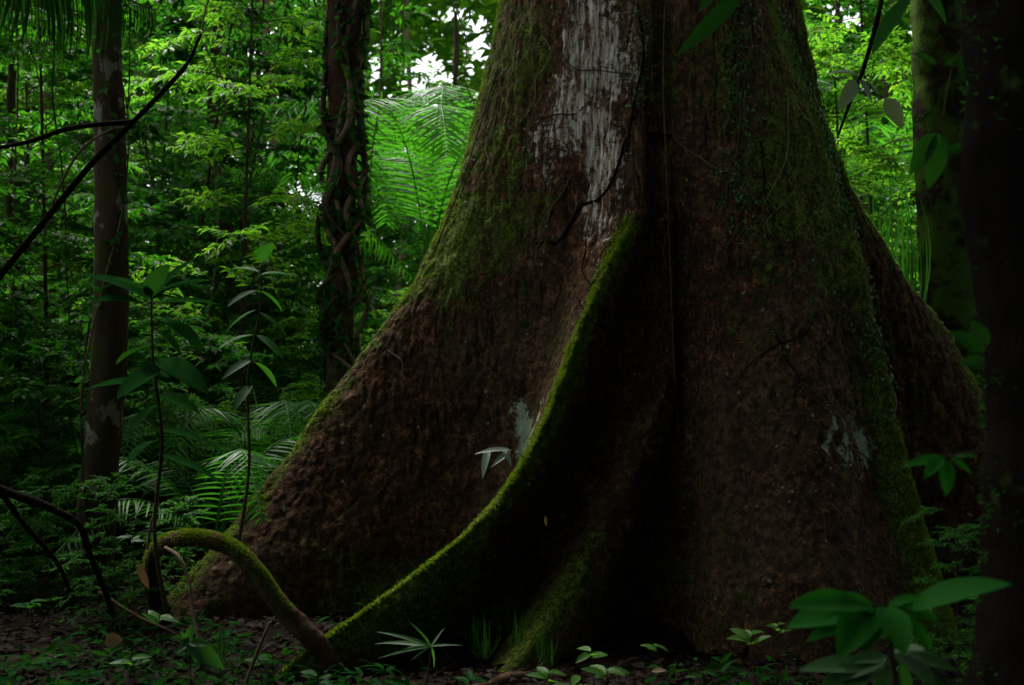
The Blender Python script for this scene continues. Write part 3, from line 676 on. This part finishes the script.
row('babdba', [20, 110, 180, 250, 300, 350], [14, 20, 17], .75, 'filling the thicket below the brightest gaps', 'fresh green thicket left of the giant tree')
row('babbab', [-20, 100, 200, 290, 380, 460, 250, 330], [22, 25, 28], 1.3, 'glowing in the distance on the left', 'bright distant understory trees on the left')
row('bebb', [840, 885, 925, 870], [11, 17, 26], .8, 'glowing in the gap right of the giant tree', 'bright understory right of the giant tree')
row('cacca', [-60, 20, 75, 120, 160], [14, 16, 18], 1.0, 'in the dim upper left thicket', 'dim understory trees at upper left')
row('cab', [190, 225, 150], [19, 22, 26], 1.0, 'under the green ceiling of leaves at upper left centre', 'tall understory trees at upper left centre')
row('cb', [400, 470], [24, 27], 1.3, 'filling behind the vine-wrapped tree and palm', 'far trees beside the giant trunk')
# palms
pl = [palm(11, 12, 2.7, .62, 2.75, .030, n=46, upr=1.0, hang=.2), palm(12, 10, 2.0, .42, .2, .020, n=40), palm(13, 7, 1.5, .33, .1, .022)]
for p_ in pl: register(p_)
used = set()
def putpalm(i, px_, D, s, rz, label, z=0):
    e = pl[i]
    if i in used: e = copy_tree(pl[i])
    used.add(i); x_ = (px_-512)*D/FX
    e.location = (x_, D, float(ground_z(x_, D))+z); e.rotation_euler = (0, 0, rz); e.scale = (s, s, s); tag(e, label, 'palm', None); return e
putpalm(0, 428, 13.5, 1.05, .3, 'bright tall feather palm between vine-wrapped tree and giant trunk')
putpalm(0, 450, 16.5, 1.25, 2.3, 'feather palm half hidden by the upper left side of giant trunk')
putpalm(1, 312, 11.5, .95, 1.2, 'low feather palm beside the left buttress slope')
putpalm(1, 60, 9.6, .8, 2.0, 'pale-leaved low palm left of the slender tree foot')
putpalm(1, 268, 10.2, .95, 2.6, 'low feather palm in front of the thicket left of the buttress slope')
putpalm(1, 175, 9.9, .85, 4.1, 'low feather palm just right of the slender tree')
putpalm(2, 215, 8.2, .9, .5, 'small palm seedling between slender tree and buttress')
putpalm(1, 885, 11.5, 1.1, 4.0, 'grassy palm in the gap right of the giant trunk')
putpalm(0, 235, 17, 1.0, 3.7, 'distant feather palm left of the vine-wrapped tree')
putpalm(0, 860, 14.5, 1.2, 1.0, 'tall palm whose fronds show right of the giant trunk near the top')

# lance-leaved clump on the right
def clump(px_, py_, D, n, L, w, label, name='grass_clump', mat='leaf', spread=.5, cat='plant', up=1.):
    b = at(px_, py_, D); m = MB(); az = rng.uniform(0, 6.28, n); t = rng.uniform(.1, spread, n)
    X = np.stack([np.cos(az)*t, np.sin(az)*t, np.full(n, up)], -1); Z = np.stack([-np.cos(az), -np.sin(az), t], -1)
    LV, LF = strip(8, .0); LV = LV.copy(); LV[:, 2] += -.45*LV[:, 0]**2.5
    Z = -Z
    m.leaves(LV*[1, 1, 1], [], LF, np.zeros((n, 3))+rng.normal(0, .02, (n, 3))*[1, 1, .2], X, -Z*-1, L*rng.uniform(.5, 1.1, n), w)
    o = m.build(name, M[mat]); o.location = tuple(b); return tag(o, label, cat)
clump(905, 345, 8.9, 26, 1.35, .022, 'tall lance-leaved clump behind the right buttress', 'lance_leaf_plant', 'leafdk', .9)
clump(884, 275, 8.9, 16, .8, .018, 'shorter lance-leaved tuft growing on the back of the right buttress', 'lance_leaf_plant', 'leafdk', .9)

# top-left hanging frond
m = MB(); e = empty('palm_frond', at(-60, -60, 4.2), 0, 'dark palm frond hanging into the top left corner', 'palm frond'); b = at(-60, -60, 4.2)
C = frond_mesh(m, np.array([at(-60, -60, 4.2), at(10, -30, 4.2), at(80, -22, 4.3), at(150, 5, 4.4)])-b, .34, 60, .016, hang=2.6)
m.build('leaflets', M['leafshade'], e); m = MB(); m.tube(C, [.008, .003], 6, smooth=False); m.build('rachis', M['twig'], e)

# branches left
def branch(pts, rad, label, mat='barkdk', name='fallen_branch', cat='branch', k=8, side=()):
    P = np.array(pts); b = P[0].copy(); m = MB(); m.tube(P-b, rad, k, n=60, bump=float(np.max(rad))*.2, bs=15)
    for sp, sr in side: m.tube(np.array(sp)-b, sr, k, n=30, bump=float(np.max(sr))*.2, bs=15)
    o = m.build(name, M[mat]); o.location = tuple(b); return tag(o, label, cat)
D = 5.2
branch([at(-60, 345, D), at(-10, 285, D), at(40, 222, D), at(85, 165, D), at(125, 123, D), at(150, 97, D), at(181, 62, D), at(196, 30, D-.2)], [.018, .016, .014, .011, .008], 'dark leaning branch crossing in front of the slender tree at upper left', side=[([at(128, 119, D), at(100, 121, D), at(60, 127, D), at(25, 139, D), at(-20, 148, D)], [.012, .011, .009])])
branch([at(40, 240, D), at(52, 195, D), at(75, 150, D), at(105, 128, D), at(122, 125, D)], [.006, .006, .005], 'thin pale vine looping up to the leaning branch', 'twigpale', 'vine', 'vine')
D = 5.
branch([at(-30, 478, D), at(20, 495, D), at(55, 508, D), at(82, 524, D), at(92, 550, D), at(105, 580, D), at(118, 612, D)], [.022, .02, .018, .016, .014, .012], 'bent dark branch at lower left reaching down to the floor', side=[([at(0, 487, D), at(25, 520, D), at(60, 560, D), at(75, 590, D)], [.014, .012, .009])])
branch([at(103, 590, 5.2), at(140, 613, 5.1), at(180, 632, 5.), at(200, 655, 5.)], [.008, .006, .004], 'thin red-brown twig slanting over the floor in front of slender tree', 'barkred')
branch([at(168, 546, 5.5), at(182, 556, 5.4), at(192, 580, 5.35), at(196, 608, 5.3), at(205, 650, 5.2)], [.009, .008, .008, .006], 'thin pale root looping down beside the arching root', 'twigpale', 'hanging_root', 'root')
branch([at(150, 548, 5.7), at(154, 520, 5.7), at(160, 505, 5.7), at(156, 480, 5.75)], [.009, .006, .004], 'short twig standing up from the left end of the arching root', 'twigpale')
branch([at(246, 690, 5.), at(258, 655, 5.), at(273, 619, 5.)], [.008, .009, .006], 'straight broken stick standing near the foot of the arching root', 'twigpale', 'stick', 'stick')
# right: hanging dark stem with pale leaves
def sprig(name, stem, rad, leaves, label, cat, mleaf='leafwax', mstem='twig', under=None, tmpl=(BIGV, BIGF)):
    P = np.array(stem); b = P[0].copy(); e = empty(name, b, 0, label, cat)
    m = MB(); m.tube(P-b, rad, 7, n=40); 
    for i_, (o0, tip, w, nrm_) in enumerate(leaves):
        o0 = np.array(o0); tip = np.array(tip); L = np.linalg.norm(tip-o0)
        q = C0 = P[((cr(P, len(P))-o0)**2).sum(1).argmin()] if False else None
        C = cr(P, 60); q = C[((C-o0)**2).sum(1).argmin()]
        if np.linalg.norm(q-o0) > .004: m.tube([q-b, (q+o0)/2-b+np.array([0, 0, .006]), o0-b], [.0028, .002], 5, n=8)
        l = MB(); l.leaves(tmpl[0], [], tmpl[1], [o0-b], [tip-o0], [nrm_], L, w*L, r=rng.uniform(.3, .8)); l.build('leaf', M[mleaf], e)
    m.build('stem', M[mstem], e); return e
D = 5.2
sprig('hanging_sprig', [at(893, -40, D), at(884, 10, D), at(868, 65, D), at(852, 105, D), at(842, 132, D)], [.014, .01, .006],
 [(at(864, 72, D), at(832, 62, D), .45, (0, -.5, 1)), (at(860, 76, D), at(846, 104, D-.04), .5, (.3, -1, .5)), (at(862, 74, D), at(881, 96, D-.05), .35, (.5, -1, .5)), (at(889, 95, D), at(910, 125, D), .55, (-.3, -1, .4)), (at(870, 74, D), at(889, 95, D), .1, (-.3, -1, .4))], 'dark hanging stem with pale leaves right of the giant trunk near the top', 'plant', 'under', 'barkdk', tmpl=(OV, OF))
D = 3.6
sprig('dark_leaf_sprig', [at(930, -60, D), at(915, -30, D), at(905, -15, D)], [.005, .003], [(at(918, -12, D), at(874, 42, D), .26, (-.6, -1, .3)), (at(925, -20, D), at(960, 12, D), .35, (.2, -1, .6))], 'dark near leaf hanging from the top edge beside the right trunk', 'plant', 'leafdk')
D = 4.2
sprig('dark_leaf_sprig', [at(790, -70, D), at(770, -40, D), at(750, -22, D)], [.005, .003], [(at(748, -20, D), at(686, 50, D), .2, (.6, -.35, .5)), (at(735, -30, D), at(700, 0, D), .35, (-.3, -1, .5))], 'dark near leaf crossing the top of the giant trunk', 'plant', 'leafshade')
# sapling with large dark leaves at left
D = 5.4
LV = [((148, 300), (84, 262), .36), ((145, 305), (92, 290), .38), ((150, 300), (160, 255), .4), ((150, 298), (205, 268), .34), ((155, 305), (215, 292), .3), ((152, 318), (205, 335), .36), ((155, 330), (185, 350), .4), ((156, 345), (112, 352), .34), ((157, 360), (205, 378), .33), ((158, 372), (118, 385), .36), ((159, 395), (200, 405), .32), ((158, 405), (128, 425), .35), ((159, 430), (215, 436), .27), ((159, 440), (125, 452), .28), ((150, 296), (118, 268), .4), ((152, 300), (185, 250), .3), ((158, 385), (92, 375), .3), ((159, 455), (225, 470), .24)]
sprig('large_leaved_sapling', [at(170, 610, D), at(157, 530, D), at(163, 440, D), at(153, 360, D), at(150, 295, D)], [.011, .009, .007, .004], [(at(a[0], a[1], D), at(b[0], b[1], D+rng.uniform(-.3, .15)), w, (rng.normal(0, .25), -.35, 1)) for a, b, w in LV], 'dark sapling with large broad leaves standing right of the slender tree', 'sapling', 'leafshade')
D = 6.2
LV = [((258, 272), (228, 262), .3), ((258, 275), (290, 268), .3), ((256, 290), (225, 300), .3), ((258, 290), (285, 305), .3), ((255, 310), (222, 325), .28), ((257, 312), (290, 330), .28), ((254, 335), (218, 340), .28), ((256, 335), (285, 352), .3), ((252, 360), (222, 372), .3), ((254, 362), (280, 380), .3), ((260, 262), (268, 235), .35), ((252, 385), (232, 405), .3)]
sprig('large_leaved_sapling', [at(238, 560, D), at(250, 470, D), at(248, 380, D), at(259, 310, D), at(260, 262, D)], [.010, .008, .006, .003], [(at(a[0], a[1], D), at(b[0], b[1], D+rng.uniform(-.2, .2)), w, (rng.normal(0, .3), -.35, 1)) for a, b, w in LV], 'slim sapling with pointed leaves between slender tree and buttress slope', 'sapling', 'leafdk')
# small drooping four-leaflet plant on the central ridge
D = 6.3
o0 = at(513, 452, D)
sprig('epiphyte', [at(528, 462, 6.42), at(521, 455, 6.36), o0], [.003, .002], [(at(512, 450, D), at(478, 446, D-.1), .22, (0, -.7, 1)), (at(511, 451, D), at(492, 462, D-.1), .26, (-.2, -1, .6)), (at(490, 447, D), at(480, 474, D-.1), .3, (-.5, -1, .2)), (at(503, 449, D), at(512, 462, D-.1), .3, (.4, -1, .2))], 'pale four-leaflet epiphyte sprouting from the mossy central ridge', 'plant', 'under', tmpl=(OV, OF))
# spider-leaved plant
D = 5.15
c0 = at(432, 643, D)
tips = [(378, 622), (372, 632), (381, 648), (408, 656), (416, 618), (446, 620), (461, 638), (440, 668), (402, 640)]
sprig('star_leaved_plant', [at(425, 690, D), at(430, 665, D), c0], [.005, .004], [(c0, at(x_, y_, D+rng.uniform(-.12, .12)), .085, (0, -.7, .7)) for x_, y_ in tips], 'star-shaped plant with long narrow pale leaves below the central ridge', 'plant', 'leafwax', tmpl=(SV, SF))
# whitish-green seedling lower left
D = 5.0
c0 = at(192, 640, D)
tips = [(194, 621), (178, 632), (214, 638), (180, 648), (206, 656), (228, 662), (186, 630)]
sprig('pale_seedling', [at(196, 690, D), at(194, 662, D), c0], [.004, .003], [(c0, at(x_, y_, D-rng.uniform(0, .08)), .5, (0, -.8, .7)) for x_, y_ in tips], 'pale green seedling with rounded leaves below the arching root', 'plant', 'leafwax', tmpl=(OV, OF))
# small seedlings along the bottom, one thing each
def seedling(px_, py_, D, n, L, label, mleaf='leafyl', w=.42):
    c0 = at(px_, py_, D); gz = float(ground_z(c0[0], c0[1]))-.02; L_ = []
    a0 = rng.uniform(0, 6.28)
    for q in range(n):
        a_ = a0+q*6.28/n+rng.normal(0, .25); z_ = rng.uniform(-.25, .35)
        L_.append((c0+[0, 0, -.01*q], c0+np.array([math.cos(a_), math.sin(a_)*.8, z_])*L*rng.uniform(.7, 1.1), w, (rng.normal(0, .2), -.4, 1)))
    return sprig('seedling', [(c0[0], c0[1], gz), (c0+[.01, 0, gz-c0[2]])*.5+np.array([c0[0], c0[1], c0[2]])*.5, c0] if False else [np.array([c0[0]+.01, c0[1], gz]), np.array([c0[0]+.012, c0[1], (gz+c0[2])/2]), c0], [.003, .002], L_, label, 'plant', mleaf)
seedling(548, 668, 5.0, 5, .10, 'seedling left of the bottom row in front of the dark hollow')
seedling(590, 648, 5.2, 4, .11, 'bright pointed-leaf seedling under the central hollow')
seedling(605, 666, 4.9, 5, .12, 'low spreading seedling at the bottom below the central hollow')
seedling(655, 642, 5.4, 4, .07, 'tiny seedling at the foot of the central seam')
seedling(572, 680, 4.7, 4, .12, 'seedling cut by the bottom edge left of the central seam')
seedling(748, 632, 5.0, 6, .10, 'small bright seedling before the foot of the right flank')
seedling(775, 622, 5.1, 5, .07, 'seedling tuft just right of the small bright seedling')
seedling(640, 688, 4.7, 4, .10, 'seedling at the bottom edge below the central seam', 'leafdk')
seedling(320, 672, 5.0, 5, .09, 'dark seedling before the toe of the central ridge', 'leafdk')
seedling(262, 655, 5.3, 4, .09, 'seedling right of the upright broken stick', 'leafdk')
seedling(137, 655, 5.0, 5, .09, 'leafy seedling left of the pale rounded seedling', 'leaf')
seedling(163, 612, 5.3, 6, .09, 'green seedling beneath the left end of the arching root', 'leaf')
seedling(470, 672, 5.1, 5, .08, 'seedling right of the star-shaped plant', 'leafdk')
seedling(135, 535, 6.2, 5, .10, 'seedling with grey-green leaves beside the slender tree foot', 'leafwax')
seedling(35, 600, 6.5, 5, .14, 'dim seedling at the lower left margin', 'leafdk')
seedling(60, 655, 5.5, 5, .12, 'dim seedling on the litter at bottom left', 'leafdk')
seedling(855, 660, 4.6, 5, .10, 'small seedling hidden under the broad foreground leaves', 'leafdk')
seedling(700, 668, 5.0, 4, .09, 'dim seedling between the central seam and the small bright seedling', 'leafdk')
for x_, y_, D, n_, L_, lab in ((485, 655, 5.6, 26, .22, 'thin grass tuft at the foot of the small middle root'), (520, 640, 5.8, 20, .18, 'thin grass tuft beside the dark hollow'), (225, 668, 5.2, 16, .2, 'thin grass tuft between pale seedling and broken stick'), (545, 660, 5.5, 16, .16, 'low grass tuft left of the pointed-leaf seedling')):
    clump(x_, y_, D, n_, L_, .006, lab, 'grass_tuft', 'leafshade', 1.2, 'grass')
# upright pale leaves near bottom (735-765, 660-685)
seedling(758, 690, 4.3, 3, .10, 'pair of upright oval leaves at the bottom edge', 'leafwax')
seedling(738, 692, 4.3, 3, .11, 'dark oval-leaved seedling beside the upright oval leaves', 'leaf')
# dead leaf things
def dead(px_, py_, D, L, dirv, nv, label, mat='deadpale', w=.6):
    m = MB(); m.leaves(BIGV, [], BIGF, [(0, 0, 0)], [dirv], [nv], L, L*w); o = m.build('dead_leaf', M[mat]); o.location = tuple(at(px_, py_, D)); return tag(o, label, 'leaf')
dead(110, 638, 4.9, .07, (1, 0, .1), (0, -1, .3), 'round tan dead leaf caught upright beside the slender tree foot', w=.9)
dead(142, 562, 5.6, .13, (.4, -.1, -1), (0, -1, .3), 'curled yellow dead leaf hanging under the arching root end', w=.3)
dead(675, 662, 5., .07, (.3, 0, 1), (0, -1, .3), 'brown dead leaf standing at the foot of the seam', 'litter', .3)
dead(650, 668, 4.9, .07, (1, .3, .2), (0, -.6, 1), 'pale dead leaf lying below the central seam', w=.45)
dead(545, 515, 6.2, .06, (.1, 0, -1), (0, -1, .1), 'pinkish dead leaf stuck on the shaded side of the central fin', w=.25)
dead(437, 410, 7.3, .10, (.05, 0, -1), (0, -1, .1), 'narrow dead leaf hanging on the left buttress flank', 'litter', .2)

# thin lianas hanging through the background on the left
for q, (x_, D, y1) in enumerate(((205, 11, 330), (300, 12.5, 330), (372, 12, 250), (60, 9.5, 330), (245, 15, 300), (150, 13, 420), (455, 14, 150), (392, 16, 190), (15, 10, 400))):
    g = np.random.default_rng(50+q); ys = np.linspace(-150, y1, 9)
    vine('liana', [at(x_+g.normal(0, 7)+8*math.sin(y_*.01+q), y_, D) for y_ in ys], [.012, .009, .006], ('twigpale', 'twig')[q % 2], 'thin liana dangling between the background leaves on the left', 'liana', 'thin lianas in the left background', leaves=40, lm='leaf', ls=.09)
# roots and stems wandering over the bark
g = np.random.default_rng(99)
for q in range(16):
    x0, y0 = g.uniform(470, 860), g.uniform(10, 330); pts = []; a_ = g.uniform(1.2, 1.9)
    for t in range(7):
        pts.append(surf(x0, y0, .008)); a_ += g.normal(0, .45); x0 += 17*math.cos(a_); y0 += 17*abs(math.sin(a_))
    vine('vine', pts, [.004, .0045, .002], ('twigpale', 'twig', 'barkdk')[q % 3], 'thin rootlet creeping over the upper bark of the giant trunk', 'vine', 'rootlets on the giant trunk', leaves=(0, 12)[q % 2], ls=.028)
# ------------------------------------------------------------------ foreground plant bottom right
D = 2.6
c0 = at(878, 605, D)
LV = [((870, 605), (785, 612), .42), ((862, 606), (800, 588), .3), ((868, 604), (838, 642), .5), ((880, 604), (902, 640), .5), ((888, 606), (938, 612), .4), ((905, 608), (992, 568), .32), ((872, 606), (822, 590), .34), ((884, 604), (915, 590), .36), ((876, 606), (862, 638), .45), ((892, 612), (930, 640), .4), ((900, 606), (950, 590), .36), ((868, 608), (806, 628), .34)]
sprig('broadleaf_plant', [at(905, 900, D), at(896, 760, D), at(888, 660, D), c0], [.006, .005, .0035], [(at(a[0], a[1], D), at(b[0], b[1], D-rng.uniform(-.05, .15)), w, (rng.normal(0, .15), -.75, 1)) for a, b, w in LV], 'soft-focus broadleaf plant with a whorl of green leaves at bottom right', 'plant', 'leafnear')
D = 2.75
LV = [((885, 655), (845, 652), .4), ((890, 650), (930, 672), .42), ((880, 660), (810, 685), .4), ((885, 660), (870, 700), .5), ((895, 660), (905, 700), .45), ((870, 665), (800, 655), .35), ((888, 650), (915, 640), .4), ((882, 652), (838, 668), .42), ((892, 655), (950, 655), .36)]
sprig('broadleaf_plant', [at(900, 900, D), at(893, 760, D), at(886, 655, D)], [.006, .005, .003], [(at(a[0], a[1], D), at(b[0], b[1], D-rng.uniform(-.05, .15)), w, (rng.normal(0, .15), -.6, 1)) for a, b, w in LV], 'lower grey-green broadleaf plant cut by the bottom edge at right', 'plant', 'leafwax')
D = 2.7
LV = [((945, 458), (902, 460), .3), ((947, 458), (972, 470), .35), ((944, 460), (946, 490), .42), ((940, 457), (925, 472), .4), ((950, 457), (975, 452), .3)]
sprig('leaf_sprig', [at(1000, 452, D-.05), at(970, 452, D-.03), at(945, 457, D)], [.003, .002], [(at(a[0], a[1], D), at(b[0], b[1], D-rng.uniform(0, .06)), w, (0, -.8, 1)) for a, b, w in LV], 'small green leaf sprig growing from the near dark trunk at right', 'plant', 'leafnear')
D = 2.6
LV = [((985, 352), (955, 330), .5), ((985, 360), (960, 362), .45), ((988, 345), (978, 320), .5)]
sprig('leaf_sprig', [at(1005, 380, D), at(995, 365, D), at(985, 355, D)], [.003, .002], [(at(a[0], a[1], D), at(b[0], b[1], D), w, (0, -1, .4)) for a, b, w in LV], 'dim leaf cluster on the mossy side of the near dark trunk', 'plant', 'leafdk')
D = 3.2
LV = [((940, 130), (915, 170), .4), ((945, 130), (935, 185), .4), ((942, 60), (920, 45), .3), ((950, 62), (985, 50), .3), ((950, 150), (985, 140), .35)]
sprig('leaf_sprig', [at(990, 20, D), at(960, 60, D), at(945, 130, D)], [.004, .002], [(at(a[0], a[1], D), at(b[0], b[1], D), w, (0, -1, .4)) for a, b, w in LV], 'dim leafy sprig hanging in front of the mossy trunk at upper right', 'plant', 'leafdk')

# ================================================================== FAR FOREST AND UNSEEN SHADE LEAVES
print('far forest')
def scatter(name, label, n, fn, ls, mat, thr=-.05, ns=.35):
    P = fn(n); k = fbm(P*ns, 3, 61) > thr; P = P[k]; n = len(P)
    m = MB(); m.leaves(T4v, T4f3, [], P, rng.normal(0, 1, (n, 3))*[1, 1, .5], rng.normal(0, .55, (n, 3))+[0, 0, 1], ls*rng.uniform(.5, 1.3, n), ls*.5*rng.uniform(.6, 1.2, n))
    return tag(m.build(name, M[mat]), label, 'forest', kind='stuff')
GAPS = [(422, 78, 24, 34), (308, 202, 36, 20), (375, 65, 10, 26), (478, 38, 14, 28), (455, 8, 18, 10), (230, 165, 14, 12), (130, 190, 12, 8), (190, 205, 14, 8), (205, 80, 8, 8), (60, 160, 8, 8), (150, 110, 8, 6), (500, 60, 10, 20), (270, 120, 8, 8), (410, 150, 8, 8), (20, 200, 8, 8), (90, 215, 8, 8), (165, 190, 30, 16),  (930, 45, 12, 40), (780+75, 10, 15, 15), (250, 45, 12, 14), (190, 10, 20, 10), (280, 260, 12, 16)]
def farfn(n):
    D = rng.uniform(30, 50, n); px_ = rng.uniform(-450, 1450, n); h = rng.random(n)*24-.3
    P = np.stack([(px_-512)*D/FX, D, h], -1)
    q_py = HZ-(P[:, 2]-CAMZ)*FX/D; keep = np.ones(n, bool)
    for gx_, gy_, sx, sy in GAPS:
        keep &= ~((((px_-gx_)/sx)**2+((q_py-gy_)/sy)**2) < 1+.8*rng.normal(0, .5, n))
    return P[keep]
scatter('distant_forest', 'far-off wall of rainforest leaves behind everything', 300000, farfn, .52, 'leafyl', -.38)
# unseen forest leaves, added around and above the viewer to shade the trunk
def ringfn(n):
    a = rng.uniform(0, 2*np.pi, n); r = rng.uniform(8, 20, n); P = np.stack([np.cos(a)*r, np.sin(a)*r, rng.random(n)**1.1*14-.2], -1)
    az = np.degrees(a); win = (az > 150) & (az < 250) & (P[:, 2] > 2.6+rng.normal(0, .5, n))  # opening in the ring lets sky light onto the upper trunk
    return P[(P[:, 1] < 1) & (P[:, 1] < np.abs(P[:, 0])*.9-3) & ~win]
scatter('unseen_shade_ring', 'unseen forest leaves added behind and beside the viewer to shade the trunk', 110000, ringfn, .5, 'leafdk', -.3)
def canfn(n):  # unseen overhead leaves, added to cut the sky light
    P = np.stack([rng.uniform(-20, 20, n), rng.uniform(-20, 9.5, n), rng.uniform(12, 17, n)], -1)
    hole = (P[:, 0] < -6.5+rng.normal(0, 1, n)) & (P[:, 1] < 4)  # opening that lets light in from the upper left
    return P[~hole]
def nearfn(n):  # unseen block of leaves at left, added to darken the trunk base
    P = np.stack([rng.uniform(-8, -1.5, n), rng.uniform(-5, 6.5, n), rng.random(n)*4.1], -1)
    return P[P[:, 0] < -.56*np.maximum(P[:, 1], 0)-1.7]
scatter('unseen_shade_left', 'unseen leaf mass added left of the viewer to shade the trunk base', 26000, nearfn, .24, 'leafdk', -.15, .8)
def backfn(n):  # unseen leaf blocker behind the viewer, added to darken the lower trunk
    P = np.stack([rng.uniform(-9, 8, n), rng.uniform(-7, -2.2, n), rng.random(n)*4.2], -1)
    return P
scatter('unseen_shade_rear', 'unseen leaf mass added right behind the viewer to block light', 26000, backfn, .24, 'leafdk', -.2, .8)
def rightfn(n):  # unseen leaf blocker, added against light from the right
    P = np.stack([rng.uniform(2, 9, n), rng.uniform(-3, 6.5, n), rng.random(n)*4.5], -1)
    return P[P[:, 0] > .62*np.maximum(P[:, 1], 0)+1.4]
scatter('unseen_shade_right', 'unseen leaf mass added to the right of the viewer to block light', 26000, rightfn, .24, 'leafdk', -.2, .8)
scatter('unseen_shade_canopy', 'unseen leaf canopy added high overhead to hold back sky light', 80000, canfn, .6, 'leafdk', -.3, .25)

# ================================================================== CAMERA, LIGHT, WORLD
cam = bpy.data.cameras.new('camera'); co = bpy.data.objects.new('camera', cam); COL.objects.link(co)
cam.sensor_width = 36; cam.lens = FX*36/1024
co.location = (0, 0, CAMZ); pitch = math.atan((HZ-342.5)/FX); co.rotation_euler = (math.pi/2+pitch, 0, 0)
cam.clip_end = 1000; cam.clip_start = .05
cam.dof.use_dof = True; cam.dof.focus_distance = 6.9; cam.dof.aperture_fstop = 2.8
sc.camera = co
w = bpy.data.worlds.new('World'); sc.world = w; w.use_nodes = True
nt = w.node_tree; bg = nt.nodes['Background']; sky = nt.nodes.new('ShaderNodeTexSky'); sky.sky_type = 'NISHITA'; sky.sun_disc = False
SE, SR = 58, -35         # elevation; azimuth from +Y towards +X (behind the scene, to the left)
sky.sun_elevation = R(SE); sky.sun_rotation = R(SR); sky.dust_density = 4; sky.air_density = 1; sky.ozone_density = 1
hs = nt.nodes.new('ShaderNodeHueSaturation'); hs.inputs['Saturation'].default_value = .3; nt.links.new(sky.outputs[0], hs.inputs['Color']); nt.links.new(hs.outputs[0], bg.inputs[0]); bg.inputs[1].default_value = .15
sl = bpy.data.lights.new('sun', 'SUN'); so = bpy.data.objects.new('sun', sl); COL.objects.link(so)
sl.energy = 3.0; sl.angle = R(25); sl.color = (1, .96, .88)
d = Vector((math.sin(R(SR))*math.cos(R(SE)), math.cos(R(SR))*math.cos(R(SE)), math.sin(R(SE))))
so.rotation_euler = d.to_track_quat('Z', 'Y').to_euler(); so.location = (0, 0, 30)
sc.view_settings.view_transform = 'Standard'; sc.view_settings.look = 'None'; sc.view_settings.gamma = 1; sc.view_settings.exposure = 1.38
sc.view_settings.use_curve_mapping = False
sc.render.engine = 'CYCLES'
sc.cycles.max_bounces = 4; sc.cycles.diffuse_bounces = 2; sc.cycles.glossy_bounces = 1; sc.cycles.transmission_bounces = 2
sc.render.resolution_x = 1024; sc.render.resolution_y = 685
